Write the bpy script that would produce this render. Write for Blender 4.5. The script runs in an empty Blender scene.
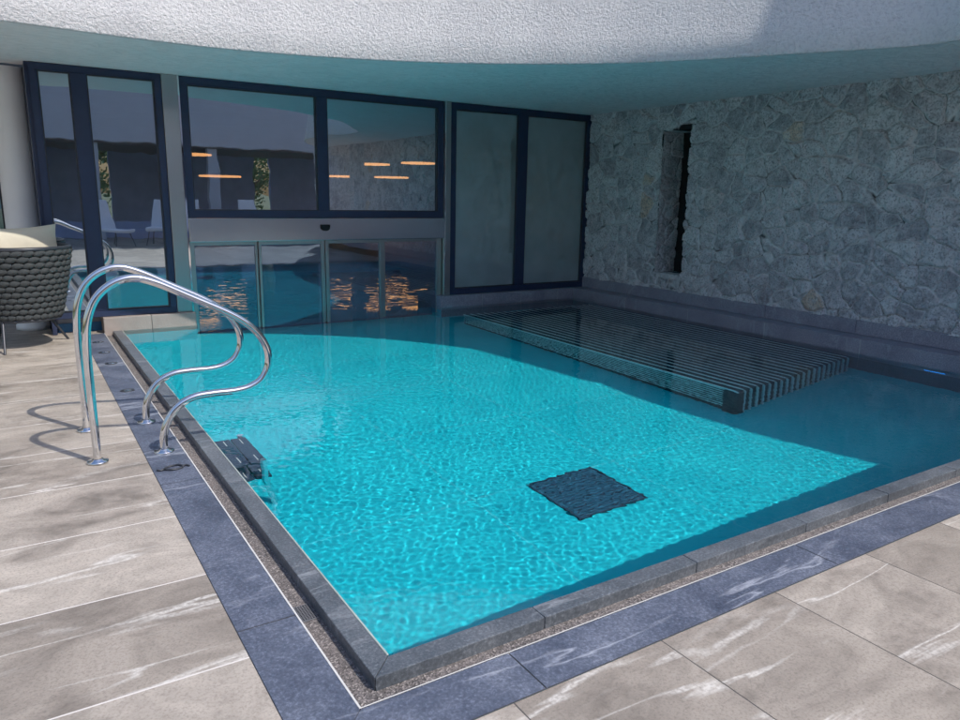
import bpy, bmesh, math, random
import numpy as np
from mathutils import Vector, Matrix
random.seed(7); RS = np.random.RandomState(11)
SC = bpy.context.scene; COL = SC.collection
PI = math.pi

# ------------------------------------------------------------------ materials
def new_mat(name):
    m = bpy.data.materials.new(name); m.use_nodes = True
    nt = m.node_tree
    return m, nt, nt.nodes['Principled BSDF']
def N(nt, t, **kw):
    n = nt.nodes.new(t)
    for k, v in kw.items():
        if k.startswith('i_'): n.inputs[k[2:].replace('_', ' ')].default_value = v
        else: setattr(n, k, v)
    return n
def L(nt, a, b): nt.links.new(a, b)
def coords(nt, scale=(1, 1, 1), rot=(0, 0, 0)):
    tc = N(nt, 'ShaderNodeTexCoord'); mp = N(nt, 'ShaderNodeMapping')
    mp.inputs['Scale'].default_value = scale; mp.inputs['Rotation'].default_value = rot
    L(nt, tc.outputs['Object'], mp.inputs['Vector']); return mp.outputs['Vector']
def noise(nt, vec, scale, detail=4, rough=.55, dist=0):
    n = N(nt, 'ShaderNodeTexNoise'); n.inputs['Scale'].default_value = scale; n.inputs['Detail'].default_value = detail
    n.inputs['Roughness'].default_value = rough; n.inputs['Distortion'].default_value = dist
    if vec is not None: L(nt, vec, n.inputs['Vector'])
    return n.outputs['Fac']
def ramp(nt, fac, stops, interp='LINEAR'):
    r = N(nt, 'ShaderNodeValToRGB'); r.color_ramp.interpolation = interp
    while len(r.color_ramp.elements) < len(stops): r.color_ramp.elements.new(.5)
    for e, (p, c) in zip(r.color_ramp.elements, stops):
        e.position = p; e.color = (c[0], c[1], c[2], 1) if hasattr(c, '__len__') else (c, c, c, 1)
    L(nt, fac, r.inputs['Fac']); return r.outputs['Color']
def math_(nt, op, a, b=None, c=None):
    n = N(nt, 'ShaderNodeMath', operation=op)
    for i, x in enumerate((a, b, c)):
        if x is None: continue
        if isinstance(x, (int, float)): n.inputs[i].default_value = x
        else: L(nt, x, n.inputs[i])
    return n.outputs[0]
def mix(nt, fac, a, b, blend='MIX'):
    n = N(nt, 'ShaderNodeMix', data_type='RGBA', blend_type=blend)
    for s, x in ((n.inputs[0], fac), (n.inputs[6], a), (n.inputs[7], b)):
        if isinstance(x, (int, float)): s.default_value = x
        elif isinstance(x, tuple): s.default_value = (x[0], x[1], x[2], 1)
        else: L(nt, x, s)
    return n.outputs[2]
def bump(nt, bsdf, h, strength=.4, dist=.01):
    b = N(nt, 'ShaderNodeBump'); b.inputs['Strength'].default_value = strength; b.inputs['Distance'].default_value = dist
    L(nt, h, b.inputs['Height']); L(nt, b.outputs['Normal'], bsdf.inputs['Normal'])
def plain(name, col, rough=.5, metal=0, var=.15, nscale=12, bstr=0, bscale=60, spec=.5):
    m, nt, b = new_mat(name); v = coords(nt)
    c = mix(nt, noise(nt, v, nscale), tuple(x*(1-var) for x in col), tuple(min(1, x*(1+var)) for x in col))
    L(nt, c, b.inputs['Base Color']); b.inputs['Metallic'].default_value = metal
    b.inputs['Specular IOR Level'].default_value = spec
    r = noise(nt, v, nscale*2.3); L(nt, ramp(nt, r, [(0.2, max(0, rough*.8)), (.8, min(1, rough*1.2))]), b.inputs['Roughness'])
    if bstr: bump(nt, b, noise(nt, v, bscale, 5), bstr)
    return m

def deck_mat():
    m, nt, b = new_mat('deck_stone')
    tc = N(nt, 'ShaderNodeTexCoord'); sx = N(nt, 'ShaderNodeSeparateXYZ'); L(nt, tc.outputs['Object'], sx.inputs[0])
    X, Y = sx.outputs[0], sx.outputs[1]
    # front terrace: joints along y every .668 ; left terrace: joints along x every .672
    left = math_(nt, 'LESS_THAN', X, -.2); 
    tx = math_(nt, 'DIVIDE', math_(nt, 'ADD', X, 66.8*10-.433), .668); ty = math_(nt, 'DIVIDE', math_(nt, 'ADD', Y, 67.2*10-.446), .672)
    # across / along
    rowF = math_(nt, 'FLOOR', tx); rowL = math_(nt, 'FLOOR', ty)
    row = math_(nt, 'ADD', math_(nt, 'MULTIPLY', left, math_(nt, 'SUBTRACT', rowL, rowF)), rowF)
    al = math_(nt, 'ADD', math_(nt, 'MULTIPLY', left, math_(nt, 'SUBTRACT', X, Y)), Y)
    al2 = math_(nt, 'DIVIDE', math_(nt, 'ADD', al, 134.22), 1.34)
    al3 = al2
    colm = math_(nt, 'FLOOR', al3)
    fr = math_(nt, 'FRACT', tx); frL = math_(nt, 'FRACT', ty)
    f1 = math_(nt, 'ADD', math_(nt, 'MULTIPLY', left, math_(nt, 'SUBTRACT', frL, fr)), fr)
    d1 = math_(nt, 'MULTIPLY', math_(nt, 'MINIMUM', f1, math_(nt, 'SUBTRACT', 1., f1)), .67)
    f2 = math_(nt, 'FRACT', al3); d2 = math_(nt, 'MULTIPLY', math_(nt, 'MINIMUM', f2, math_(nt, 'SUBTRACT', 1., f2)), 1.34)
    d = math_(nt, 'MINIMUM', d1, d2); joint = math_(nt, 'LESS_THAN', d, math_(nt, 'ADD', .0026, math_(nt, 'MULTIPLY', left, .0012)))
    cid = N(nt, 'ShaderNodeCombineXYZ'); L(nt, row, cid.inputs[0]); L(nt, colm, cid.inputs[1]); L(nt, left, cid.inputs[2])
    wn = N(nt, 'ShaderNodeTexWhiteNoise', noise_dimensions='3D'); L(nt, cid.outputs[0], wn.inputs['Vector'])
    off = N(nt, 'ShaderNodeVectorMath', operation='MULTIPLY_ADD'); L(nt, wn.outputs['Color'], off.inputs[0]); off.inputs[1].default_value = (37, 29, 41); L(nt, tc.outputs['Object'], off.inputs[2])
    mp = N(nt, 'ShaderNodeMapping'); mp.inputs['Rotation'].default_value = (0, 0, .55); mp.inputs['Scale'].default_value = (1, 1.7, 1); L(nt, off.outputs[0], mp.inputs[0])
    v = mp.outputs[0]
    big = noise(nt, v, 1.9, 7, .66, .8); fine = noise(nt, off.outputs[0], 95, 5, .7); mid = noise(nt, off.outputs[0], 9, 6, .65)
    base = ramp(nt, big, [(.30, (.165, .147, .125)), (.45, (.315, .284, .246)), (.60, (.445, .405, .352)), (.78, (.55, .505, .45))])
    base = mix(nt, math_(nt, 'MULTIPLY', ramp(nt, mid, [(.35, 0), (.7, 1)]), .45), base, (.46, .42, .37))
    base = mix(nt, ramp(nt, fine, [(.36, .42), (.52, 0)]), base, (.16, .14, .12))
    base = mix(nt, .85, base, mix(nt, wn.outputs['Value'], (.78, .755, .735), (1.24, 1.225, 1.21)), 'MULTIPLY')
    def veins(vec, sc, w, msc, lo, hi):
        n1 = noise(nt, vec, sc, 5, .5, .35)
        a = math_(nt, 'ABSOLUTE', math_(nt, 'SUBTRACT', n1, .5))
        line = ramp(nt, a, [(0, 1), (w*.5, .7), (w*1.5, 0)])
        return math_(nt, 'MULTIPLY', line, ramp(nt, noise(nt, vec, msc, 2), [(lo, 0), (hi, 1)]))
    mp2 = N(nt, 'ShaderNodeMapping'); mp2.inputs['Rotation'].default_value = (0, 0, -.25); mp2.inputs['Scale'].default_value = (.30, 2.2, 1); L(nt, off.outputs[0], mp2.inputs[0])
    mp3 = N(nt, 'ShaderNodeMapping'); mp3.inputs['Rotation'].default_value = (0, 0, 1.0); mp3.inputs['Scale'].default_value = (.28, 2.0, 1); L(nt, off.outputs[0], mp3.inputs[0])
    v1 = veins(mp2.outputs[0], 1.5, .012, 1.9, .50, .60); v2 = veins(mp3.outputs[0], 1.6, .010, 2.3, .53, .62)
    ve = math_(nt, 'MAXIMUM', v1, v2)
    ve = math_(nt, 'MULTIPLY', ve, ramp(nt, noise(nt, off.outputs[0], 60, 3), [(.3, .25), (.6, 1)]))
    c = mix(nt, math_(nt, 'MULTIPLY', ve, .7), base, (.82, .80, .75))
    jc = mix(nt, left, (.10, .09, .085), (.74, .70, .66))
    c = mix(nt, joint, c, jc)
    L(nt, c, b.inputs['Base Color'])
    L(nt, ramp(nt, mid, [(.3, .42), (.7, .7)]), b.inputs['Roughness'])
    h = math_(nt, 'ADD', math_(nt, 'MULTIPLY', fine, .35), math_(nt, 'ADD', math_(nt, 'MULTIPLY', mid, .6), math_(nt, 'MULTIPLY', joint, -.8)))
    bump(nt, b, h, .8, .005)
    return m

def slate_mat(name, lo, mid_, hi, vein=(.42, .46, .54), joint_len=1.6, jdir=None, rough=(.35, .6), bs=.5, vamt=.5):
    m, nt, b = new_mat(name); v = coords(nt)
    mp = N(nt, 'ShaderNodeMapping'); mp.inputs['Rotation'].default_value = (0, 0, .3); mp.inputs['Scale'].default_value = (.35, 1.9, 1); L(nt, v, mp.inputs[0])
    n1 = noise(nt, v, 3.1, 6, .65, .5); fine = noise(nt, v, 85, 4, .7)
    c = ramp(nt, n1, [(.25, lo), (.5, mid_), (.8, hi)])
    c = mix(nt, ramp(nt, fine, [(.4, .5), (.6, 0)]), c, tuple(x*.45 for x in lo))
    c = mix(nt, ramp(nt, fine, [(.58, 0), (.75, .35)]), c, tuple(min(1, x*1.7) for x in hi))
    n2 = noise(nt, mp.outputs[0], 1.5, 6, .55, .3); a = math_(nt, 'ABSOLUTE', math_(nt, 'SUBTRACT', n2, .5))
    ve = math_(nt, 'MULTIPLY', ramp(nt, a, [(0, 1), (.006, .5), (.018, 0)]), ramp(nt, noise(nt, v, 1.7, 2), [(.47, 0), (.60, 1)]))
    c = mix(nt, math_(nt, 'MULTIPLY', ve, vamt), c, vein)
    L(nt, c, b.inputs['Base Color'])
    L(nt, ramp(nt, n1, [(.3, rough[0]), (.7, rough[1])]), b.inputs['Roughness'])
    bump(nt, b, math_(nt, 'ADD', math_(nt, 'MULTIPLY', fine, .5), n1), bs, .005)
    return m

def gutter_mat():
    m, nt, b = new_mat('washed_gravel'); v = coords(nt)
    vo = N(nt, 'ShaderNodeTexVoronoi'); vo.inputs['Scale'].default_value = 150; L(nt, v, vo.inputs['Vector'])
    bw = N(nt, 'ShaderNodeSeparateColor'); L(nt, vo.outputs['Color'], bw.inputs[0])
    c = ramp(nt, bw.outputs[0], [(0, (.06, .055, .055)), (.45, (.13, .12, .115)), (.8, (.21, .19, .185)), (1, (.36, .33, .31))])
    c = mix(nt, ramp(nt, noise(nt, v, 3.5, 4), [(.4, 0), (.7, .35)]), c, (.28, .24, .22))
    L(nt, c, b.inputs['Base Color']); b.inputs['Roughness'].default_value = .7
    bump(nt, b, vo.outputs['Distance'], .8, .004); return m

def stucco_mat():
    m, nt, b = new_mat('white_stucco'); v = coords(nt)
    n1 = noise(nt, v, 38, 5, .62, .3); n2 = noise(nt, v, 95, 3, .6)
    st = noise(nt, coords(nt, (1.2, 1.2, .25)), 1.5, 4)
    c = ramp(nt, st, [(.3, (.66, .66, .67)), (.7, (.74, .74, .74))])
    c = mix(nt, ramp(nt, n1, [(.3, .5), (.52, 0)]), c, (.42, .42, .45))
    L(nt, c, b.inputs['Base Color']); b.inputs['Roughness'].default_value = .85
    bump(nt, b, math_(nt, 'ADD', n1, math_(nt, 'MULTIPLY', n2, .3)), .9, .035); return m
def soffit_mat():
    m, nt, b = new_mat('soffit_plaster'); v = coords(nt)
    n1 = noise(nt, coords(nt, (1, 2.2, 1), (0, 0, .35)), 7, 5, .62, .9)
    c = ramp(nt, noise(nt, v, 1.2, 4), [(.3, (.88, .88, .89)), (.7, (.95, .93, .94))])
    c = mix(nt, ramp(nt, n1, [(.38, .26), (.56, 0)]), c, (.55, .58, .60))  # streaks in the plaster colour imitate rippling light off the water
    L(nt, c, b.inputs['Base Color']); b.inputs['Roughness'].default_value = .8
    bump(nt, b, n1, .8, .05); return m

def stone_mat():
    m, nt, b = new_mat('rubble_stone'); v = coords(nt)
    at = N(nt, 'ShaderNodeAttribute', attribute_name='stone'); ed = N(nt, 'ShaderNodeAttribute', attribute_name='edge')
    s, e = at.outputs['Fac'], ed.outputs['Fac']
    n1 = noise(nt, v, 9, 7, .68, .5); n2 = noise(nt, v, 45, 5, .7)
    c = ramp(nt, s, [(0, (.50, .48, .52)), (.25, (.62, .595, .63)), (.5, (.72, .69, .72)), (.75, (.84, .81, .83)), (.985, (.72, .69, .73)), (.988, (.80, .62, .50)), (1, (.82, .68, .58))])
    c = mix(nt, ramp(nt, n1, [(.30, .75), (.48, 0)]), c, (.25, .24, .26))  # dark pits carry crevice shadow painted into the stone colour
    c = mix(nt, ramp(nt, n1, [(.50, 0), (.68, .8)]), c, (.92, .89, .90))
    c = mix(nt, ramp(nt, n2, [(.38, .7), (.51, 0)]), c, (.22, .21, .23))
    mort = ramp(nt, e, [(0.007, 1), (.017, 0)])
    mc = ramp(nt, n2, [(.3, (.74, .72, .74)), (.65, (.92, .90, .91))])
    mort = math_(nt, 'MULTIPLY', mort, ramp(nt, noise(nt, v, 2.2, 3), [(.3, .35), (.6, 1)]))
    c = mix(nt, mort, c, mc)
    # thin black joint gaps, with crevice shadow put into the colour
    gap = math_(nt, 'MULTIPLY', ramp(nt, e, [(.0015, 1), (.0055, 0)]), ramp(nt, noise(nt, v, 3.1, 3), [(.47, 0), (.55, 1)]))
    c = mix(nt, gap, c, (.03, .03, .035))
    L(nt, c, b.inputs['Base Color']); b.inputs['Roughness'].default_value = .9
    b.inputs['Specular IOR Level'].default_value = .25
    bump(nt, b, math_(nt, 'ADD', math_(nt, 'MULTIPLY', n1, 1.0), math_(nt, 'MULTIPLY', n2, .35)), 1., .045); return m

def pool_mat():
    m, nt, b = new_mat('turquoise_pool_lining')
    tc = N(nt, 'ShaderNodeTexCoord'); v = tc.outputs['Object']
    c = ramp(nt, noise(nt, v, 1.1, 4), [(.3, (.008, .43, .53)), (.7, (.016, .52, .61))])
    sx = N(nt, 'ShaderNodeSeparateXYZ'); L(nt, v, sx.inputs[0])
    js = []
    for k, o in ((0, .35), (1, .62)):
        f = math_(nt, 'FRACT', math_(nt, 'DIVIDE', math_(nt, 'ADD', sx.outputs[k], 12-o), 1.2))
        js.append(math_(nt, 'LESS_THAN', f, .007))
    j = math_(nt, 'MAXIMUM', js[0], js[1])
    c = mix(nt, math_(nt, 'MULTIPLY', j, .12), c, (.45, .75, .75))
    L(nt, c, b.inputs['Base Color']); b.inputs['Roughness'].default_value = .6; b.inputs['Specular IOR Level'].default_value = .1
    return m
def water_mat():
    m, nt, b = new_mat('pool_water')
    b.inputs['Base Color'].default_value = (.80, .97, 1, 1); b.inputs['Transmission Weight'].default_value = 1
    b.inputs['Roughness'].default_value = 0; b.inputs['IOR'].default_value = 1.333
    nz = noise(nt, coords(nt), 4, 2); c = mix(nt, nz, (.86, .98, 1.), (.90, .99, 1.)); L(nt, c, b.inputs['Base Color'])
    return m
def glass_mat(name, tint, refl, base, haze=.06):
    m, nt, b = new_mat(name); nt.nodes.remove(b)
    out = nt.nodes['Material Output']
    tr = N(nt, 'ShaderNodeBsdfTransparent'); tr.inputs[0].default_value = (*tint, 1)
    gl = N(nt, 'ShaderNodeBsdfGlossy'); gl.inputs['Color'].default_value = (*refl, 1); gl.inputs['Roughness'].default_value = 0
    lw = N(nt, 'ShaderNodeFresnel'); lw.inputs['IOR'].default_value = 1.5
    f = math_(nt, 'ADD', lw.outputs[0], base)
    nn = noise(nt, coords(nt), 1.7, 2); bp = N(nt, 'ShaderNodeBump'); bp.inputs['Strength'].default_value = .05; bp.inputs['Distance'].default_value = .02
    L(nt, nn, bp.inputs['Height']); L(nt, bp.outputs[0], gl.inputs['Normal'])
    mx = N(nt, 'ShaderNodeMixShader'); L(nt, f, mx.inputs[0]); L(nt, tr.outputs[0], mx.inputs[1]); L(nt, gl.outputs[0], mx.inputs[2])
    df = N(nt, 'ShaderNodeBsdfDiffuse'); L(nt, mix(nt, noise(nt, coords(nt), 2.3, 5), (.52, .62, .64), (.66, .76, .78)), df.inputs[0])
    m2 = N(nt, 'ShaderNodeMixShader'); hz = math_(nt, 'MULTIPLY', ramp(nt, noise(nt, coords(nt), 1.1, 4), [(.3, .7), (.7, 1.)]), haze)
    L(nt, hz, m2.inputs[0]); L(nt, mx.outputs[0], m2.inputs[1]); L(nt, df.outputs[0], m2.inputs[2])
    L(nt, m2.outputs[0], out.inputs[0]); return m
def emis(name, col, s, body=(.02, .02, .02)):
    m, nt, b = new_mat(name); b.inputs['Base Color'].default_value = (*body, 1)
    nz = noise(nt, coords(nt), 6, 2); c = mix(nt, nz, tuple(x*.85 for x in col), col)
    L(nt, c, b.inputs['Emission Color']); b.inputs['Emission Strength'].default_value = s; return m
def brushed(name, col=(.50, .50, .50), rough=.28, axis='z'):
    m, nt, b = new_mat(name)
    v = coords(nt, (1, 1, 60) if axis != 'z' else (60, 60, 1)); n1 = noise(nt, v, 6, 4)
    c = mix(nt, n1, tuple(x*.93 for x in col), tuple(min(1, x*1.05) for x in col)); L(nt, c, b.inputs['Base Color'])
    b.inputs['Metallic'].default_value = 1; L(nt, ramp(nt, n1, [(.2, rough*.9), (.8, rough*1.12)]), b.inputs['Roughness']); return m

M = {}
M['deck'] = deck_mat()
M['border'] = slate_mat('blue_slate', (.062, .076, .115), (.125, .148, .205), (.22, .25, .32), vein=(.6, .64, .72))
M['coping'] = slate_mat('coping_stone', (.065, .078, .095), (.135, .155, .178), (.25, .27, .295), vein=(.40, .43, .46), rough=(.25, .5))
M['ledge'] = slate_mat('ledge_tile', (.24, .235, .30), (.33, .325, .40), (.44, .44, .51), vein=(.42, .45, .52), rough=(.3, .5), bs=.2, vamt=.6)
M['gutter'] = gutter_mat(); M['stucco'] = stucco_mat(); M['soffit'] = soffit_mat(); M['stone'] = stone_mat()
M['pool'] = pool_mat(); M['water'] = water_mat()
M['glass'] = glass_mat('facade_glass', (.46, .60, .85), (.80, .92, 1.0), .54)
M['doorglass'] = glass_mat('door_glass', (.42, .58, .82), (.52, .72, 1.0), .30)
M['hazyglass'] = glass_mat('milky_glass', (.40, .55, .65), (.80, .92, .97), .42, .42)
M['frame'] = plain('navy_frame', (.026, .040, .090), .35, 0, .2)
M['steel'] = brushed('brushed_steel', (.46, .47, .47), .3); M['steelh'] = brushed('brushed_steel_lintel', (.55, .57, .60), .2, 'x')
M['chrome'] = brushed('polished_steel', (.80, .80, .80), .045)
M['white'] = plain('white_paint', (.92, .94, .96), .6, 0, .05, 3)
M['grout'] = plain('light_grout', (.62, .62, .60), .8, 0, .15, 30)
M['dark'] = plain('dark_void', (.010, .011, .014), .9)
M['navytile'] = plain('drain_grid', (.015, .085, .15), .5, 0, .3, 30)
M['rope'] = plain('grey_rope', (.062, .070, .073), .85, 0, .3, 40, .5, 260, .2)
M['darkmetal'] = plain('dark_metal', (.05, .056, .068), .4, .3)
M['cream'] = plain('cream_fabric', (.62, .58, .47), .9, 0, .06, 20, .15, 400, .1)
M['cushion'] = plain('grey_cushion', (.30, .30, .32), .95, 0, .1, 20, .1, 300, .1)
M['slat'] = plain('bench_slat', (.66, .82, .86), .4, 0, .2, 5)
M['benchcore'] = plain('bench_core', (.012, .024, .036), .7, 0, .3)
M['tread'] = plain('ladder_tread', (.015, .030, .065), .5, 0, .3, 20)
M['sling'] = plain('pale_sling', (.76, .76, .82), .8, 0, .08)
M['roofband'] = plain('pavilion_plaster', (.52, .52, .60), .8, 0, .08, 2)
M['room'] = plain('dark_room', (.30, .35, .56), .8, 0, .3, 2)
M['roomfloor'] = plain('room_floor', (.25, .27, .33), .5, 0, .2, 3)
M['lampbody'] = plain('lamp_metal', (.03, .025, .02), .5)
M['glow'] = emis('lamp_glow', (1, .36, .09), 4.5)
M['bluelight'] = emis('blue_lens', (.02, .30, 1), .9, (.05, .3, .8))
M['leaf'] = plain('leaf', (.075, .16, .03), .6, 0, .5, 3); M['bark'] = plain('bark', (.09, .06, .04), .9, 0, .3, 8, .5, 30)
M['lawn'] = plain('ground_grass', (.07, .10, .04), .95, 0, .4, .7, .4, 20)
M['bronzewood'] = plain('wood_soffit', (.13, .11, .12), .7, 0, .3, 4)

# ------------------------------------------------------------------ mesh helpers
class MB:
    def __init__(s): s.v = []; s.f = []; s.mi = []; s.sm = []
    def add(s, vs, fs, mi=0, smooth=False):
        o = len(s.v); s.v += [tuple(x) for x in vs]
        for f in fs: s.f.append(tuple(i+o for i in f)); s.mi.append(mi); s.sm.append(smooth)
        return s
    def box(s, x0, x1, y0, y1, z0, z1, mi=0):
        vs = [(x0,y0,z0),(x1,y0,z0),(x1,y1,z0),(x0,y1,z0),(x0,y0,z1),(x1,y0,z1),(x1,y1,z1),(x0,y1,z1)]
        return s.add(vs, [(0,3,2,1),(4,5,6,7),(0,1,5,4),(1,2,6,5),(2,3,7,6),(3,0,4,7)], mi)
    def quad(s, a, b, c, d, mi=0): return s.add([a,b,c,d], [(0,1,2,3)], mi)
    def tube(s, pts, r, n=14, mi=0, closed=False, r2=None):
        pts = [Vector(p) for p in pts]; T = len(pts); rings = []
        up = None
        for i, p in enumerate(pts):
            a = pts[max(0, i-1)]; b = pts[min(T-1, i+1)]
            if closed: a = pts[i-1]; b = pts[(i+1) % T]
            t = (b-a).normalized()
            if up is None: up = Vector((0,1,0)) if abs(t.y) < .9 else Vector((1,0,0))
            x = (up - t*up.dot(t)).normalized(); y = t.cross(x); up = x
            rr = r if r2 is None else r + (r2-r)*i/(T-1)
            rings.append([p + x*(rr*math.cos(2*PI*k/n)) + y*(rr*math.sin(2*PI*k/n)) for k in range(n)])
        vs = [q for R in rings for q in R]; fs = []
        for i in range(T if closed else T-1):
            for k in range(n):
                a = i*n+k; b = i*n+(k+1) % n; c = ((i+1) % T)*n+(k+1) % n; d = ((i+1) % T)*n+k
                fs.append((a, b, c, d))
        s.add(vs, fs, mi, True)
        if not closed:
            s.add(rings[0], [tuple(range(n))[::-1]], mi); s.add(rings[-1], [tuple(range(n))], mi)
        return s
    def lathe(s, prof, c=(0,0,0), n=32, mi=0, smooth=True):
        vs = [(c[0]+r*math.cos(2*PI*k/n), c[1]+r*math.sin(2*PI*k/n), c[2]+z) for r, z in prof for k in range(n)]
        fs = [(i*n+k, i*n+(k+1) % n, (i+1)*n+(k+1) % n, (i+1)*n+k) for i in range(len(prof)-1) for k in range(n)]
        return s.add(vs, fs, mi, smooth)
    def build(s, name, mats, parent=None, bevel=0, seg=2):
        me = bpy.data.meshes.new(name); me.from_pydata(s.v, [], s.f)
        for m in (mats if isinstance(mats, list) else [mats]): me.materials.append(m)
        me.polygons.foreach_set('material_index', s.mi); me.polygons.foreach_set('use_smooth', s.sm); me.update()
        o = bpy.data.objects.new(name, me); COL.objects.link(o)
        if parent: o.parent = parent
        if bevel:
            bm = bmesh.new(); bm.from_mesh(me); bmesh.ops.remove_doubles(bm, verts=bm.verts, dist=1e-5)
            es = [e for e in bm.edges if len(e.link_faces) == 2 and e.calc_face_angle(0) > .6]
            bmesh.ops.bevel(bm, geom=es, offset=bevel, segments=seg, affect='EDGES', profile=.5, clamp_overlap=True)
            bm.to_mesh(me); bm.free()
        return o
def tag(o, label=None, cat=None, group=None, kind=None):
    for k, v in (('label', label), ('category', cat), ('group', group), ('kind', kind)):
        if v: o[k] = v
    return o
def thing(name, label, cat, loc=(0,0,0), group=None):
    o = bpy.data.objects.new(name, None); o.empty_display_size = .1; COL.objects.link(o); o.location = loc
    return tag(o, label, cat, group)
def dup(root, loc, rz=None, label=None):
    r = root.copy(); COL.objects.link(r); r.location = loc
    if rz is not None: r.rotation_euler = (0, 0, rz)
    if label: r['label'] = label
    for ch in list(root.children):
        c = ch.copy(); COL.objects.link(c); c.parent = r
        for g in list(ch.children):
            d = g.copy(); COL.objects.link(d); d.parent = c
    return r
def structure(o): return tag(o, kind='structure')
RECV = []          # things under water that take refracted sunlight
def crom(pts, sub):
    pts = [np.array(p, float) for p in pts]; P = [2*pts[0]-pts[1]] + pts + [2*pts[-1]-pts[-2]]; out = []
    for i in range(1, len(P)-2):
        a, b, c, d = P[i-1:i+3]
        for k in range(sub):
            t = k/sub
            out.append(.5*((2*b)+(-a+c)*t+(2*a-5*b+4*c-d)*t*t+(-a+3*b-3*c+d)*t**3))
    out.append(pts[-1]); return [tuple(p) for p in out]
def grid_mesh(name, X, Y, Z, mat, keep=None, smooth=True, parent=None, attrs=None):
    ny, nx = X.shape; co = np.stack([X, Y, Z], -1).reshape(-1, 3)
    ii = np.arange(ny*nx).reshape(ny, nx)
    q = np.stack([ii[:-1,:-1], ii[:-1,1:], ii[1:,1:], ii[1:,:-1]], -1).reshape(-1, 4)
    if keep is not None: q = q[keep.reshape(-1)]
    me = bpy.data.meshes.new(name); me.vertices.add(len(co)); me.vertices.foreach_set('co', co.astype(np.float32).ravel())
    me.loops.add(q.size); me.loops.foreach_set('vertex_index', q.ravel().astype(np.int32))
    me.polygons.add(len(q)); me.polygons.foreach_set('loop_start', np.arange(0, q.size, 4, dtype=np.int32))
    me.polygons.foreach_set('use_smooth', np.full(len(q), smooth)); me.update(calc_edges=True); me.validate()
    for k, a in (attrs or {}).items():
        at = me.attributes.new(k, 'FLOAT', 'POINT'); at.data.foreach_set('value', a.astype(np.float32).ravel())
    me.materials.append(mat); o = bpy.data.objects.new(name, me); COL.objects.link(o)
    if parent: o.parent = parent
    return o
def vnoise(x, y, seed=0):
    xi = np.floor(x).astype(np.int64); yi = np.floor(y).astype(np.int64); fx = x-xi; fy = y-yi
    def h(a, b):
        n = (a*374761393 + b*668265263 + seed*974711) & 0xffffffff
        n = ((n ^ (n >> 13))*1274126177) & 0xffffffff
        return ((n ^ (n >> 16)) & 0xffff)/65535.
    u = fx*fx*(3-2*fx); w = fy*fy*(3-2*fy)
    return (h(xi, yi)*(1-u)+h(xi+1, yi)*u)*(1-w)+(h(xi, yi+1)*(1-u)+h(xi+1, yi+1)*u)*w
def fbm(x, y, seed=0, o=4):
    r = 0; a = .5
    for k in range(o): r = r+a*vnoise(x*2**k, y*2**k, seed+k); a *= .5
    return r
def sstep(a, b, x): t = np.clip((x-a)/(b-a), 0, 1); return t*t*(3-2*t)

# ------------------------------------------------------------------ dimensions
CA, CI, BW = .088, .176, .23            # coping outer / inner edge, border width
PX, PY = 6.80, 7.23                    # far edges of the outdoor pool
FY, WX, TOP = 7.35, 7.08, 2.86         # facade plane, stone wall plane, soffit height
LZ, DEPTH = .175, .78                 # ledge top, pool depth
WZ = .016                              # water level

# ------------------------------------------------------------------ ground, deck, pool shell
mb = MB(); R = 400
for x0, x1, y0, y1 in ((-R, R, -R, -16), (-R, R, 16, R), (-R, -12, -16, 16), (20, R, -16, 16)):
    mb.quad((x0,y0,-.05), (x1,y0,-.05), (x1,y1,-.05), (x0,y1,-.05))
structure(mb.build('ground', M['lawn']))
mb = MB()
for x0, x1, y0, y1 in ((-12, -BW, -16, 16), (-BW, 20, -16, -BW)):
    mb.quad((x0,y0,0), (x1,y0,0), (x1,y1,0), (x0,y1,0))
mb.quad((-BW,PY,-.004), (-.0,PY,-.004), (0,PY+.3,-.004), (-BW,PY+.3,-.004))
mb.quad((7.4,-BW,0), (20,-BW,0), (20,16,0), (7.4,16,0))
structure(mb.build('pool_deck', M['deck']))
# blue slate border: slabs about 1.6 m long with open joints, mitred at the corner
mb = MB(); t = .004; g = .003
ys = [-BW, .615, 2.24, 3.86, 5.49, PY]
for i in range(len(ys)-1):
    a, b_ = ys[i]+g, ys[i+1]-g
    x1 = -.007
    if i == 0: mb.add([(-BW+.002,a-.0,t),(x1,x1+.0,t),(x1,b_,t),(-BW+.002,b_,t)], [(0,1,2,3)])
    else: mb.quad((-BW+.002,a,t), (x1,a,t), (x1,b_,t), (-BW+.002,b_,t))
xs = [-BW, .565, 2.22, 3.85, 5.48, 7.1]
for i in range(len(xs)-1):
    a, b_ = xs[i]+g, xs[i+1]-g
    if i == 0: mb.add([(a+.004,-BW+.002,t),(b_,-BW+.002,t),(b_,-.007,t),(-.003,-.007,t)], [(0,1,2,3)])
    else: mb.quad((a,-BW+.002,t), (b_,-BW+.002,t), (b_,-.007,t), (a,-.007,t))
structure(mb.build('slate_border', M['border']))
mb = MB()   # bed under the border and the pale grout line beside it
mb.add([(-BW,-BW,.001),(7.1,-BW,.001),(7.1,-.007,.001),(-.007,-.007,.001),(-.007,PY,.001),(-BW,PY,.001)], [(0,1,2,3),(0,3,4,5)], 0)
mb.add([(-.007,-.005,.005),(7.1,-.005,.005),(7.1,.0,.005),(0,0,.005),(0,PY,.005),(-.005,PY,.005)], [(0,1,2,3),(0,3,4,5)], 1)
mb.add([(0,0,.005),(7.1,0,.005),(7.1,0,-.05),(0,0,-.05),(0,PY,.005),(0,PY,-.05)], [(0,1,2,3),(0,4,5,3)], 1)
structure(mb.build('border_bed', [plain('mortar_bed', (.09, .095, .11), .9), M['grout']]))
mb = MB(); z = -.030
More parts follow.
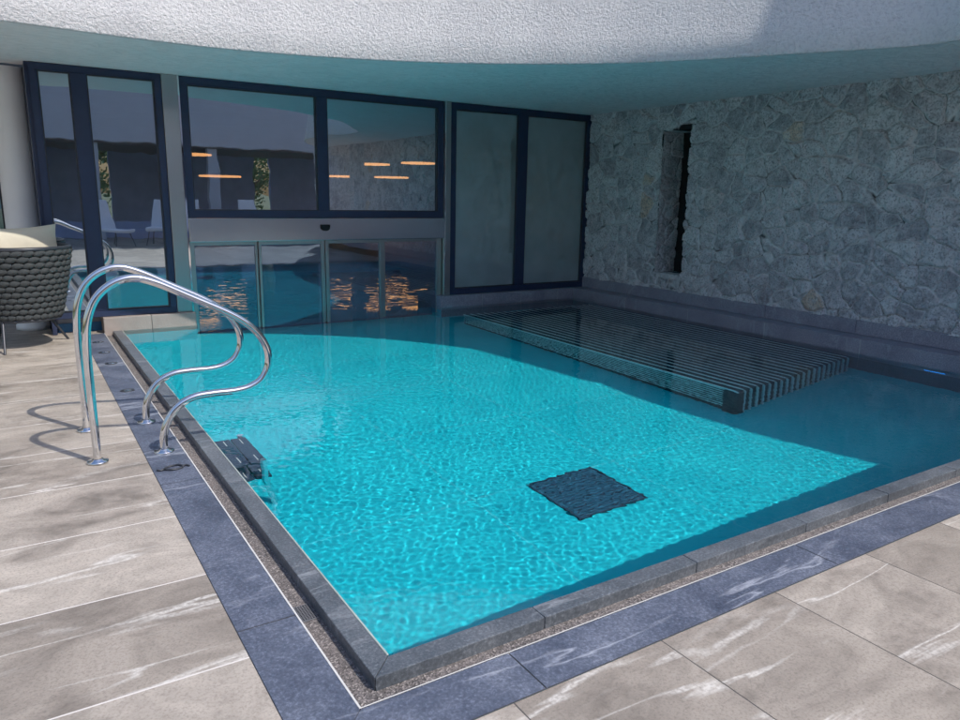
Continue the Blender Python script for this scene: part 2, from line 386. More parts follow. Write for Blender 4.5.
mb.add([(0,0,z),(7.1,0,z),(7.1,CA+.02,z),(CA+.02,CA+.02,z),(CA+.02,PY,z),(0,PY,z)], [(0,1,2,3),(0,3,4,5)])
structure(mb.build('overflow_gutter', M['gutter']))
# raised coping, in pieces about a metre long
mb = MB(); cz = .022; cb = -.12
def prism(poly, z0, z1, mb):
    n = len(poly); vs = [(*p, z0) for p in poly]+[(*p, z1) for p in poly]
    mb.add(vs, [tuple(range(n))[::-1], tuple(range(n, 2*n))]+[(i, (i+1) % n, n+(i+1) % n, n+i) for i in range(n)])
ys = [CA, .95, 2.05, 3.1, 4.2, 5.25, 6.3, PY]
for i in range(len(ys)-1):
    a, b_ = ys[i]+.0012, ys[i+1]-.0012
    if i == 0: prism([(CA, CA+.0012), (CI, CI+.0012), (CI, b_), (CA, b_)], cb, cz, mb)
    else: prism([(CA, a), (CI, a), (CI, b_), (CA, b_)], cb, cz+random.uniform(-.0008, .0008), mb)
xs = [CA, .80, 1.65, 2.45, 3.2, 3.95, 4.6, 5.2, 5.75, 6.3, 7.1]
for i in range(len(xs)-1):
    a, b_ = xs[i]+.0012, xs[i+1]-.0012
    if i == 0: prism([(CA+.0012, CA), (b_, CA), (b_, CI), (CI+.0012, CI)], cb, cz, mb)
    else: prism([(a, CA), (b_, CA), (b_, CI), (a, CI)], cb, cz+random.uniform(-.0008, .0008), mb)
structure(mb.build('pool_coping', M['coping'], bevel=.004, seg=2))
mb = MB(); mb.box(CI+.001, CI+.010, CI+.01, PY-.005, -.05, cz-.001)  # pale strip added to paint the highlight along the wet pool edge
structure(mb.build('edge_highlight', plain('pale_wet_highlight', (.40, .46, .43), .25, 0, .35, 9), bevel=.003))
# basin
mb = MB(); Zf = -DEPTH; zt = -.09; CX0, CX1 = 1.0, 4.36; IY = 13.0
def wall(a, b_, z0, z1, mi=0): mb.quad((*a, z0), (*b_, z0), (*b_, z1), (*a, z1), mi)
mb.quad((CI,CI,Zf), (PX,CI,Zf), (PX,PY,Zf), (CI,PY,Zf)); mb.quad((CX0,PY,Zf), (CX1,PY,Zf), (CX1,FY+.15,Zf), (CX0,FY+.15,Zf))
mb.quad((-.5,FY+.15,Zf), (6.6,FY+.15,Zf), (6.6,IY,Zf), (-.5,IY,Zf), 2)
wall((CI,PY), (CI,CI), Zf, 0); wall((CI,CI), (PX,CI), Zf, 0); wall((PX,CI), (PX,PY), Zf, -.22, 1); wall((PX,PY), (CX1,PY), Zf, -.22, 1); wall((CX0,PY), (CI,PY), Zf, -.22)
wall((CX1,PY), (CX1,FY+.15), Zf, .0); wall((CX0,FY+.15), (CX0,PY), Zf, .0)
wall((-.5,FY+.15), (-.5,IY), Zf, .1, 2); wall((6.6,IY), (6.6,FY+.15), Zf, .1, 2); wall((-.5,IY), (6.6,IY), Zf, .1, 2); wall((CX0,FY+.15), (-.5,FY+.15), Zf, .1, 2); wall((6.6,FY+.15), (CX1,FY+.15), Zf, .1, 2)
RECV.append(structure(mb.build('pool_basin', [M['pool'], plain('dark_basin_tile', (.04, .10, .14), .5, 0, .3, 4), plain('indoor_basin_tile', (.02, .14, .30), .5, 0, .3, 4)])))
# tiled ledge round the far sides (wall side, window side, and the lit plinth at the left)
mb = MB()
def tiles(x0, x1, y0, y1, axis, n, z0, z1):
    for k in range(n):
        g = .002
        if axis == 'y':
            a, b_ = y0+(y1-y0)*k/n+g, y0+(y1-y0)*(k+1)/n-g; mb.box(x0, x1, a, b_, z0, z1)
        else:
            a, b_ = x0+(x1-x0)*k/n+g, x0+(x1-x0)*(k+1)/n-g; mb.box(a, b_, y0, y1, z0, z1)
tiles(PX, WX+.12, -.0, PY-.002, 'y', 6, -.22, LZ); tiles(4.35, WX+.12, PY, FY+.2, 'x', 4, -.22, LZ)
structure(mb.build('pool_ledge', M['ledge'], bevel=.005))
mb = MB(); mb.box(PX+.004, WX+.1, -.01, PY, -.2, LZ-.004); mb.box(4.355, WX+.1, PY+.004, FY+.18, -.2, LZ-.004)
structure(mb.build('ledge_bed', M['grout']))
mb = MB(); mb.box(-.0, .50, PY, FY+.2, -.22, LZ); mb.box(.503, .995, PY, FY+.2, -.22, LZ)
structure(mb.build('door_plinth', plain('pale_plinth_stone', (.36, .31, .28), .6, 0, .25, 5, .3, 60), bevel=.006))

# ------------------------------------------------------------------ water
def waves(X, Y):
    H = np.zeros_like(X)
    amp = np.clip(1.05 - .85*sstep(3.9, 6.4, X*.55+Y*.62) , .27, 1)
    amp *= .65+.7*fbm(X*.9, Y*.9, 3, 3)
    patch = fbm(X*.55+7, Y*.55, 9, 3)
    for k in range(90):
        lam = .030*(4.6**RS.rand()); th = RS.rand()*2*PI; kk = 2*PI/lam
        a = .000082*lam**.5
        if RS.rand() < .35: th = RS.normal(.9, .35)
        wx, wy = math.cos(th)*kk, math.sin(th)*kk
        # each train bends a little so that no pattern repeats
        ph = RS.rand()*2*PI + 1.6*np.sin(X*RS.uniform(.4, 1.3)+RS.rand()*6) + 1.6*np.sin(Y*RS.uniform(.4, 1.3)+RS.rand()*6)
        H += a*np.sin(wx*X+wy*Y+ph)
    H *= amp*(.55+.9*patch)
    for cx, cy, A in ((1.55, 3.0, .00014), (2.6, 4.1, .00010), (.75, 2.3, .00014)):      # rings from the jets
        r = np.hypot(X-cx, Y-cy); H += A*np.sin(r*2*PI/.085)*np.exp(-(r/.75)**2)*sstep(.0, .1, r)
    return H
gx = np.arange(CI-.004, PX+.005, .0086); gy = np.arange(CI-.004, FY+.152, .0086)
GX, GY = np.meshgrid(gx, gy)
H = waves(GX, GY)
cxm = (GX[:-1,:-1]+GX[1:,1:])/2; cym = (GY[:-1,:-1]+GY[1:,1:])/2
keep = (cym < PY+.004) | ((cxm > CX0) & (cxm < CX1))
wo = structure(grid_mesh('water', GX, GY, WZ+H, M['water'], keep))
wo.cycles.is_caustics_caster = True
ix, iy = np.meshgrid(np.linspace(-.5, 6.6, 420), np.linspace(float(gy[-1]), IY, 340))
ih = .0075*(fbm(ix*5.5, iy*5.5, 5, 2)-.5)
structure(grid_mesh('indoor_water', ix, iy, WZ+ih, M['water']))

# ------------------------------------------------------------------ stone wall
def rubble(U, V, seed=1):
    """irregular stones: returns relief, stone id value, distance to the joint"""
    wu = U+.16*(fbm(U*3.2, V*3.2, seed+20, 4)-.47)+.03*(fbm(U*14, V*14, seed+40, 2)-.4)
    wv = V+.16*(fbm(U*3.2+9, V*3.2+4, seed+30, 4)-.47)+.03*(fbm(U*14+5, V*14, seed+50, 2)-.4)
    su, sv = .235, .195
    iu = np.floor(wu/su).astype(int); iv = np.floor(wv/sv).astype(int)
    rs = np.random.RandomState(seed); T = 256
    ju = rs.rand(T, T)*.92+.04; jv = rs.rand(T, T)*.92+.04; val = rs.rand(T, T); wt = rs.rand(T, T); tl = rs.rand(T, T, 2)-.5
    drop = rs.rand(T, T) < .24
    F1 = np.full(U.shape, 9.); F2 = np.full(U.shape, 9.); I1 = np.zeros(U.shape, int); J1 = np.zeros(U.shape, int)
    S1u = np.zeros(U.shape); S1v = np.zeros(U.shape)
    for du in range(-2, 3):
        for dv in range(-2, 3):
            a = (iu+du) % T; b = (iv+dv) % T
            pu = (iu+du+ju[a, b])*su; pv = (iv+dv+jv[a, b])*sv
            d = np.sqrt((wu-pu)**2+((wv-pv)*1.2)**2)+.05*(wt[a, b]-.5)+np.where(drop[a, b], 5., 0)
            n = d < F1
            F2 = np.where(n, F1, np.minimum(F2, d)); F1 = np.where(n, d, F1)
            I1 = np.where(n, a, I1); J1 = np.where(n, b, J1); S1u = np.where(n, pu, S1u); S1v = np.where(n, pv, S1v)
    e = (F2-F1)*.5
    h = .034*sstep(0, .022, e)*(0.55+.8*val[I1, J1])
    h += (wu-S1u)*tl[I1, J1, 0]*.22+(wv-S1v)*tl[I1, J1, 1]*.22
    h += (.030*(fbm(U*11, V*11, 5, 4)-.47)+.016*(fbm(U*38, V*38, 8, 3)-.45))*sstep(0, .02, e)
    return h, val[I1, J1], e
wall_t = thing('stone_wall', 'grey rubble stone wall with a narrow dark slot beside the pool', 'stone wall', (WX, 3, 0))
def wpart(o): o.parent = wall_t; o.matrix_parent_inverse = Matrix.Translation((-WX, -3, 0)); return o
SK = .335
y_f = np.arange(.6, FY+.02, .0115); z_f = np.arange(SK-.01, TOP+.02, .0115)
Yg, Zg = np.meshgrid(y_f, z_f); h, sv_, e_ = rubble(Yg, Zg)
NY0, NY1, NZ0, NZ1 = 5.24, 5.74, .56, 2.53
jit = .022*(fbm(Zg*9, Yg*0, 77, 3)-.45)
ym = Yg[:-1,:-1]+.006; zm = Zg[:-1,:-1]+.006; jm = jit[:-1,:-1]
keep = ~((ym > NY0+jm) & (ym < NY1+.5*jm) & (zm > NZ0) & (zm < NZ1))
wpart(grid_mesh('stone_face', WX-h+.012, Yg, Zg, M['stone'], keep, attrs={'stone': sv_, 'edge': e_}))
y_n = np.arange(-5, .62, .05); Yn, Zn = np.meshgrid(y_n, np.arange(SK-.01, TOP+.05, .05)); h2, s2, e2 = rubble(Yn, Zn)
wpart(grid_mesh('stone_face', WX-h2+.012, Yn, Zn, M['stone'], attrs={'stone': s2, 'edge': e2}))
# the slot: its far jamb is stone, its depth is dark
x_j = np.arange(WX-.035, WX+.38, .012); Xj, Zj = np.meshgrid(x_j, np.arange(NZ0-.02, NZ1+.02, .012)); h3, s3, e3 = rubble(Xj+5.1, Zj, 4)
wpart(grid_mesh('slot_jamb', Xj, NY1-.004-h3*.5, Zj, M['stone'], attrs={'stone': .35+s3*.5, 'edge': e3}))
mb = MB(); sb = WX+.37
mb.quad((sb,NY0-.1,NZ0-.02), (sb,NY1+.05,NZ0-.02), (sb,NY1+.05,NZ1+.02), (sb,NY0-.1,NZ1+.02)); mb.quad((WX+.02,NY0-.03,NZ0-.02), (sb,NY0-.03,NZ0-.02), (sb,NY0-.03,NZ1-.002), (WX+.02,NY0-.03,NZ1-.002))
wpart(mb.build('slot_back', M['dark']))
mb = MB(); mb.box(WX-.025, sb+.05, NY0-.05, NY1+.03, NZ0-.06, NZ0+.004); wpart(mb.build('slot_sill', M['stone']))
mb = MB(); mb.box(WX-.025, sb+.05, NY0-.05, NY1+.03, NZ1-.004, NZ1+.06); wpart(mb.build('slot_lintel', M['stone']))
mb = MB()
for k in range(10):
    a = FY-.01-.62*k*1.9; mb.box(WX-.03, WX+.1, a-1.176, a, LZ+.002, SK)
wpart(mb.build('skirting', M['ledge'], bevel=.004))
mb = MB(); mb.box(WX+.10, WX+.02+.11, -5, NY0-.06, 0, TOP+.3); mb.box(WX+.10, WX+.13, NY1+.06, FY+.4, 0, TOP+.3)
wpart(mb.build('wall_core', M['dark']))

# ------------------------------------------------------------------ roof canopy
edge = [(-7,4.2), (-4.2,4.75), (-2.2,5.12), (-.69,5.295), (.25,5.385), (1.17,5.36), (2.24,5.08), (3.27,4.56), (4.18,3.83), (4.75,3.10), (5.19,2.37), (5.60,1.66), (5.66,1.25), (5.60,.8), (5.49,.25), (5.46,-.4), (5.53,-1.1), (5.70,-1.95), (6.25,-3.15), (7.4,-4.6), (9,-6.5)]
ec = crom(edge, 10)
roof = thing('roof_canopy', 'white curved stucco roof overhang above the far side of the pool', 'roof', (1.2, 5.4, TOP))
def rpart(o): o.parent = roof; o.matrix_parent_inverse = Matrix.Translation((-1.2, -5.4, -TOP)); return o
mb = MB(); n = len(ec); nrm = []
for i in range(n):
    a = np.array(ec[max(0, i-1)]); b = np.array(ec[min(n-1, i+1)]); t = (b-a)/np.linalg.norm(b-a); nrm.append((t[1], -t[0]))
prof = [(.0, -.03), (.0, -.0), (-.004, .012), (-.0, .03), (0.0, .06), (.012, .5), (.02, 1.0)]   # (outward, up) ; outward = -y side
prof = [(-.02, 0), (-.006, .002), (0, .012), (-.045, .25), (-.09, .5), (-.135, .75), (-.17, .95)]
vs = []
for (x, y), (nx, ny) in zip(ec, nrm):
    for o_, u in prof: vs.append((x+nx*o_, y+ny*o_, TOP+u))
k = len(prof); fs = [(i*k+j, (i+1)*k+j, (i+1)*k+j+1, i*k+j+1) for i in range(n-1) for j in range(k-1)]
mb.add(vs, fs, 0, True); rpart(mb.build('fascia', M['stucco']))
mb = MB()
vs = [];
for (x, y), (nx, ny) in zip(ec, nrm): vs += [(x-nx*.02, y-ny*.02, TOP)]
back_y = 16
poly_n = len(vs); vs2 = vs+[(x if i < poly_n else x, back_y, TOP) for i, (x, y, z) in enumerate(vs)]
mb.add(vs+[(9, FY+.3, TOP), (-7, FY+.3, TOP)], [tuple(range(len(vs)+2))[::-1]])
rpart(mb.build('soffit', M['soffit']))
mb = MB(); rt = [(x-.165*nx, y-.165*ny, TOP+.9) for (x, y), (nx, ny) in zip(ec, nrm)]+[(9, 17, TOP+.9), (-7, 17, TOP+.9)]
mb.add(rt, [tuple(range(len(rt)))])
rpart(mb.build('roof_top', M['roofband']))

up = MB()        # unseen block, added and raked so its left edge shades the right fascia
prof_ = [(6.12, -.42, TOP+.905), (6.05, -.57, 5.0), (6.87+.288*3.2, -.96-.135*3.2, 11.06)]
a_ = [(x, y, z) for x, y, z in prof_]; b_r = [(11, y, z) for x, y, z in prof_]; vs_ = a_+b_r+[(x, y+1.8, z) for x, y, z in a_+b_r]
up.add(vs_, [(0,3,4,1), (1,4,5,2), (6,7,10,9), (7,8,11,10), (0,1,7,6), (1,2,8,7), (2,5,11,8), (0,6,9,3), (3,9,10,4), (4,10,11,5)])
tag(up.build('shading_block', M['stucco']), 'unseen white raked block added on the roof at the right to shade the fascia', 'building')
# ------------------------------------------------------------------ facade
def framed_window(label, x0, x1, z0, z1, bars, fw=.085, y=FY, glass='glass', name='window'):
    t = thing(name, label, 'window', ((x0+x1)/2, y, z0))
    def P(o): o.parent = t; o.matrix_parent_inverse = Matrix.Translation((-(x0+x1)/2, -y, -z0)); return o
    mb = MB(); d0, d1 = y-.04, y+.05
    mb.box(x0, x1, d0, d1, z1-fw, z1); mb.box(x0, x1, d0, d1, z0, z0+fw)
    mb.box(x0, x0+fw, d0, d1, z0+fw, z1-fw); mb.box(x1-fw, x1, d0, d1, z0+fw, z1-fw)
    xs = [x0+fw]
    for a, b in bars: mb.box(a, b, d0+.003, d1-.003, z0+fw, z1-fw); xs += [a, b]
    xs.append(x1-fw)
    P(mb.build('frame', M['frame'], bevel=.004))
    for i in range(0, len(xs), 2):
        m2 = MB(); m2.quad((xs[i],y+.005,z0+fw), (xs[i+1],y+.005,z0+fw), (xs[i+1],y+.005,z1-fw), (xs[i],y+.005,z1-fw))
        P(m2.build('pane', M[glass]))
    # bead line inside each pane
    for i in range(0, len(xs), 2):
        m2 = MB(); w = .014; a, b = xs[i], xs[i+1]
        for q in ((a, a+w, z0+fw, z1-fw), (b-w, b, z0+fw, z1-fw)): m2.box(q[0], q[1], y-.022, y+.0, q[2], q[3])
        for q in ((a+w, b-w, z0+fw, z0+fw+w), (a+w, b-w, z1-fw-w, z1-fw)): m2.box(q[0], q[1], y-.022, y+.0, q[2], q[3])
        P(m2.build('glazing_bead', M['darkmetal']))
    return t
framed_window('tall dark framed window between the white column and the broad steel post', -.46, .80, LZ+.003, TOP-.004, [(-.09, .06)], .07)
framed_window('wide dark framed window above the steel lintel of the swim-through door', .988, 4.428, 1.283, TOP-.004, [(2.60, 2.735)], .085)
framed_window('dark framed two-pane window beside the stone wall, standing on the tiled ledge', 4.543, WX+.012, LZ+.003, TOP-.004, [(5.70, 5.865)], .085, glass='hazyglass')
framed_window('set-back dark framed window left of the white column', -4.5, -.75, .0, TOP-.004, [(-2.7, -2.58)], .09, y=10.5)
mb = MB(); mb.box(-.50, -.455, FY, 10.5, 0, TOP); tag(mb.build('return_wall', M['frame'], bevel=.004), 'dark narrow wall running back beside the white column', 'wall')
for x0, x1, z0, lab in ((.803, .985, LZ+.002, 'broad brushed steel post left of the swim-through door'), (4.431, 4.540, LZ+.002, 'narrow brushed steel post right of the swim-through door')):
    t = thing('steel_post', lab, 'post', ((x0+x1)/2, FY, z0), 'brushed steel posts of the glass front'); c = (x0+x1)/2
    mb = MB(); mb.box(x0-c, x1-c, -.055, .07, 0, TOP-.004-z0); mb.build('shaft', M['steel'], t, bevel=.006)
    mb = MB(); mb.box(x1-c-.018 if x0 < 2 else x0-c, x1-c if x0 < 2 else x0-c+.018, -.075, -.056, 0, TOP-.006-z0); mb.build('guide_strip', M['chrome'], t)
# swim-through sliding door
door = thing('sliding_door', 'swim-through glass sliding door under a brushed steel lintel, standing in the water', 'door', (2.7, FY, 0))
def dpart(o, par=None):
    o.parent = par or door
    if par is None: o.matrix_parent_inverse = Matrix.Translation((-2.7, -FY, 0))
    return o
mb = MB(); mb.box(.987, 4.429, FY-.085, FY+.09, 1.0, 1.280); lint = dpart(mb.build('lintel', M['steelh'], bevel=.006))
# the small black half-round sensor under the upper window
mb = MB(); pts = [(-.055, 0)]+[(.055*math.cos(PI+PI*k/14), -.03+.05*math.sin(PI+PI*k/14)) for k in range(15)]+[(.055, 0)]
n_ = len(pts); vs_ = [(2.655+p[0], FY-.125, 1.20+p[1]) for p in pts]+[(2.655+p[0], FY-.084, 1.20+p[1]) for p in pts]
mb.add(vs_, [tuple(range(n_)), tuple(range(2*n_-1, n_-1, -1))]+[(i, n_+i, n_+(i+1) % n_, (i+1) % n_) for i in range(n_)])
sn = dpart(mb.build('sensor', M['dark'], bevel=.004))
leaves = [(.99, 1.80, .062, .032), (1.80, 2.658, .032, .05), (2.662, 3.485, .05, .05), (3.489, 4.425, .05, .075)]
for i, (a, b, wl, wr) in enumerate(leaves):
    yy = FY-.02 if i in (1, 2) else FY+.025
    mb = MB(); mb.box(a+.002, a+wl, yy-.025, yy+.02, -.5, .998); mb.box(b-wr, b-.002, yy-.025, yy+.02, -.5, .998); mb.box(a+wl, b-wr, yy-.02, yy+.015, .955, .998)
    lf = dpart(mb.build('door_leaf', M['steel'], bevel=.004))
    m2 = MB(); m2.quad((a+wl,yy,-.5), (b-wr,yy,-.5), (b-wr,yy,.955), (a+wl,yy,.955)); pn = m2.build('pane', M['doorglass']); pn.parent = lf; pn.matrix_parent_inverse = Matrix.Identity(4)
# interior
hall = thing('indoor_hall', 'dark deep indoor hall behind the glass front', 'room', (3, 12, 0))
def hpart(o): o.parent = hall; o.matrix_parent_inverse = Matrix.Translation((-3, -12, 0)); return o
mb = MB()
for x0, x1, y0, y1 in ((-.45, CX0, FY+.16, FY+.6), (CX1, 7.4, FY+.21, FY+.6), (-.45, .0, FY+.6, 28), (6.4, 17, FY+.6, 28), (.0, 6.4, IY-.3, 28)):
    mb.box(x0, x1, y0, y1, .02, LZ-.01)
hpart(mb.build('hall_floor', M['roomfloor'])); HC = TOP+.25
mb = MB(); mb.quad((-.4,27.8,0), (17,27.8,0), (17,27.8,HC), (-.4,27.8,HC)); mb.quad((17,FY+.4,0), (17,27.8,0), (17,27.8,HC), (17,FY+.4,HC)); mb.quad((-.44,FY+.1,0), (-.44,27.8,0), (-.44,27.8,HC), (-.44,FY+.1,HC)); mb.quad((WX+.13,FY+.1,0), (17,FY+.1,0), (17,FY+.1,HC), (WX+.13,FY+.1,HC))
hpart(mb.build('hall_wall', M['room']))
mb = MB(); mb.quad((-.45,FY+.3,TOP), (17,FY+.3,TOP), (17,14,TOP), (-.45,14,TOP)); mb.quad((-.45,14,HC), (17,14,HC), (17,28,HC), (-.45,28,HC)); mb.quad((-.45,14,TOP), (17,14,TOP), (17,14,HC), (-.45,14,HC)); hpart(mb.build('hall_ceiling', M['room']))
for x in (3.4, 8.6, 12.2): m2 = MB(); m2.box(x-.18, x+.18, 20, 20.36, LZ, HC); hpart(m2.build('pillar', M['room'], bevel=.01))

# column at the left
mb = MB(); mb.lathe([(0, 0), (.185, 0), (.185, .05), (.172, .06), (.170, 1.4), (.168, TOP-.004)], n=48)
col = mb.build('column', M['white']); col.location = (-.655, 7.95, 0)
tag(col, 'smooth round white column behind the woven armchair', 'column')

# ------------------------------------------------------------------ handrails
RP = [(-.485,0),(-.485,.25),(-.485,.5),(-.482,.72),(-.462,.86),(-.41,.975),(-.32,1.052),(-.21,1.080),(-.09,1.048),(.1,.952),(.34,.826),(.475,.722),(.548,.605),(.560,.49),(.518,.395),(.44,.345),(.34,.327),(.2,.328),(.08,.318),(-.02,.268),(-.083,.18),(-.110,.09),(-.114,0)]
def handrail(y, lab):
    t = thing('handrail', lab, 'handrail', (-.3, y, 0), 'curved steel handrails at the pool edge')
    pts = [(x+.3, 0, z+.012) for x, z in crom(RP, 8)]
    mb = MB(); mb.tube(pts, .0235, 20); mb.build('rail', M['chrome'], t)
    for fx in (-.485, -.114):
        m2 = MB(); m2.lathe([(.060, .0), (.060, .007), (.056, .011), (.034, .014), (.031, .020), (.026, .022)], (fx+.3, 0, .004), 40)
        m2.build('base_flange', M['chrome'], t)
    return t
h1 = handrail(2.80, 'curved polished steel handrail nearer the viewer, beside the submerged ladder')
h2_ = dup(h1, (-.3, 3.495, 0), None, 'curved polished steel handrail farther from the viewer, nearer the woven armchair')
# flush discs added in place of wet marks on the border; open ring
discdef = [(6.70, 'small round disc in place of a wet mark on the slate border, closest to the glass front'), (6.115, 'small round disc in place of a wet mark on the slate border, second from the glass front'), (5.568, 'small round disc in place of a wet mark on the slate border, third from the glass front'), (4.46, 'small round disc in place of a wet mark on the slate border, closest to the handrails')]
disc0 = None
for y, lab in discdef:
    if disc0 is None:
        disc0 = thing('wet_mark_disc', lab, 'cap', (-.115, y, .004), 'flush discs in place of wet marks along the slate border')
        mb = MB(); mb.lathe([(0, .006), (.034, .005), (.036, .003)], n=28); mb.build('disc_top', M['chrome'], disc0)
        mb = MB(); mb.lathe([(.036, .0045), (.052, .0045), (.055, 0)], n=28); mb.build('rim', M['darkmetal'], disc0)
    else: dup(disc0, (-.115, y, .004), None, lab)
rg = thing('open_ring', 'small open dark ring lying on the slate border in front of the handrails', 'ring', (-.119, 2.47, .004))
mb = MB(); mb.tube([(.05*math.cos(a), .035*math.sin(a), .006+.003*math.sin(a*2)) for a in np.linspace(0, 2*PI, 28)[:-1]], .006, 8, closed=True); mb.build('loop', M['darkmetal'], rg)
for q_ in ([(.05, 0, .006), (.075, .01, .006), (.085, -.015, .006)], [(-.05, 0, .006), (-.072, -.015, .006), (-.09, .0, .006)]):
    mb = MB(); mb.tube(q_, .006, 8); mb.build('tab', M['darkmetal'], rg)
# grate in the gutter
gt = thing('gutter_grate', 'small dark perforated grate set in the gravel gutter', 'grate', (.047, .66, -.030))
mb = MB(); mb.box(-.040, .034, -.06, .06, 0, .004); mb.build('plate', plain('grate_metal', (.20,.20,.21), .4, .4), gt, bevel=.001)
mb = MB()
for i in range(7):
    for j in range(11): mb.lathe([(0, .0), (.0034, .0)], (-.033+.01*i, -.05+.01*j, .0046), 8)
mb.build('perforation', M['dark'], gt)

# ------------------------------------------------------------------ underwater things
dc = thing('drain_cover', 'dark square drain cover on the sunny pool floor', 'drain cover', (2.26, 1.54, -DEPTH))
mb = MB(); s_ = .27; mb.box(-s_, s_, -s_, s_, .0, .012); RECV.append(mb.build('plate', M['navytile'], dc, bevel=.004))
mb = MB(); w = .014
for q in ((-s_-w, s_+w, -s_-w, -s_-.001), (-s_-w, s_+w, s_+.001, s_+w), (-s_-w, -s_-.001, -s_, s_), (s_+.001, s_+w, -s_, s_)): mb.box(*q, .0, .016)
RECV.append(mb.build('rim', M['tread'], dc))
mb = MB()
for k in range(17): mb.box(-s_+.02, s_-.02, -s_+.024+k*.0305, -s_+.03+k*.0305, .0125, .0145)
RECV.append(mb.build('grid_bars', M['tread'], dc))

bench = thing('massage_bench', 'slatted bench under the water along the stone wall', 'bench', (5.6, 4.4, -DEPTH))
BX0, BX1, BY0, BY1 = 4.37, 6.66, 2.04, 6.65; nb = 21
def btop(x):
    u = (x-BX0)/(BX1-BX0)
    return -.09-.085*math.exp(-((u-.42)/.17)**2)-.02*math.sin(u*9)*u
def bpart(o): o.parent = bench; o.matrix_parent_inverse = Matrix.Translation((-5.6, -4.4, DEPTH)); RECV.append(o); return o
mb = MB(); xs = np.linspace(BX0+.035, BX1, 40)
vs_ = [];
for x in xs: zt_ = btop(x)-.018; yn = BY0+.018+.38*(x-BX0)/(BX1-BX0); vs_ += [(x, yn, -DEPTH), (x, yn, zt_), (x, BY1, zt_), (x, BY1, -DEPTH)]
fs_ = [(i*4+j, (i+1)*4+j, (i+1)*4+j+1, i*4+j+1) for i in range(len(xs)-1) for j in range(3)]
mb.add(vs_, fs_+[(0, 1, 2, 3)]); bpart(mb.build('core', M['benchcore']))
for i in range(nb):
    x = BX0+.02+(BX1-BX0-.05)*i/(nb-1); zt_ = btop(x); r = .07; th = .0115; yn = BY0+.38*(x-BX0)/(BX1-BX0)
    path = [(BY1, zt_)]+[(yn+r-r*math.sin(a), zt_-r+r*math.cos(a)) for a in np.linspace(0, PI/2, 7)]+[(yn, -DEPTH+.002)]
    mb = MB(); vs_ = []
    for k_, (yy, zz) in enumerate(path):
        a = path[max(0, k_-1)]; b = path[min(len(path)-1, k_+1)]; d = np.array([b[0]-a[0], b[1]-a[1]]); d /= np.linalg.norm(d); nn = np.array([d[1], -d[0]])*-1
        p0 = np.array([yy, zz]); p1 = p0-nn*(-.022)
        vs_ += [(x-th, *p0), (x+th, *p0), (x+th, *p1), (x-th, *p1)]
    m_ = len(path); fs_ = [(k_*4+j, (k_+1)*4+j, (k_+1)*4+(j+1) % 4, k_*4+(j+1) % 4) for k_ in range(m_-1) for j in range(4)]+[(0,1,2,3), tuple((m_-1)*4+j for j in (3,2,1,0))]
    mb.add(vs_, fs_); bpart(mb.build('slat', M['slat']))
for i in range(9):
    z_ = -.155-.064*i; mb = MB(); mb.box(BX0+.020, BX0+.0345, BY0+.16, BY1, z_-.008, z_+.008); bpart(mb.build('side_slat', M['slat'], bevel=.003))
mb = MB(); mb.box(BX0-.015, BX0+.10, BY0-.006, BY0+.155, -DEPTH+.002, btop(BX0)-.04); bpart(mb.build('corner_post', M['benchcore'], bevel=.03, seg=4))

lad = thing('pool_ladder', 'dark stepped ladder under the water below the handrails', 'ladder', (.34, 2.66, -DEPTH))
def lpart(o): o.parent = lad; o.matrix_parent_inverse = Matrix.Translation((-.34, -2.66, DEPTH)); RECV.append(o); return o
for k, z_ in enumerate((-.10, -.37)):
    dx = .03*k
    for j in range(2):
        mb = MB(); a = .21+dx+j*.105; mb.box(a, a+.099, 2.42, 2.92, z_-.035, z_); tr_ = lpart(mb.build('tread', M['tread'], bevel=.006))
        for yy in (2.50, 2.84):
            m2 = MB(); m2.box(a+.05, a+.056, yy-.05, yy+.05, z_+.0005, z_+.0025)
            o = m2.build('grip_strip', M['grout']); o.parent = tr_; o.matrix_parent_inverse = Matrix.Identity(4); RECV.append(o)
for yy in (2.405, 2.935):
    mb = MB(); mb.tube([(.385, yy, -.06), (.395, yy, -.4), (.45, yy, -DEPTH+.01)], .022, 14); lpart(mb.build('side_rail', M['chrome']))

pl = thing('underwater_light', 'small bright blue light under the water at the foot of the stone wall', 'pool light', (PX-.004, 1.62, -.14))
mb = MB(); mb.box(-.008, .0, -.10, .10, -.018, .018); mb.build('lens', M['bluelight'], pl, bevel=.003)
mb = MB(); mb.box(-.006, .0, -.115, .115, .0185, .025); mb.box(-.006, .0, -.115, .115, -.025, -.0185); mb.build('housing', M['darkmetal'], pl)

# ------------------------------------------------------------------ armchair with its pillow
ac = thing('armchair', 'woven grey rope tub armchair with thin dark legs beside the white column', 'armchair', (-.74, 6.86, 0))
FA = math.radians(136)       # facing
Z0, Z1 = .31, 1.0
def shell(a, v):             # a: angle from the back centre, v: 0 bottom .. 1 top
    r = .315+.145*v**.85; drop = .10*sstep(1.5, 2.3, np.abs(a))
    ang = FA+PI+a
    return Vector((r*math.cos(ang), r*math.sin(ang), Z0+(Z1-Z0-float(drop))*v))
AM = 2.25
mb = MB(); na, nv = 60, 10; vs_ = []
for j in range(nv+1):
    for i in range(na+1):
        p = shell(-AM+2*AM*i/na, j/nv); q = p.copy(); q.x *= .965; q.y *= .965; vs_.append(q)
mb.add(vs_, [(j*(na+1)+i, j*(na+1)+i+1, (j+1)*(na+1)+i+1, (j+1)*(na+1)+i) for j in range(nv) for i in range(na)], 0, True)
rows, npf = 12, 21
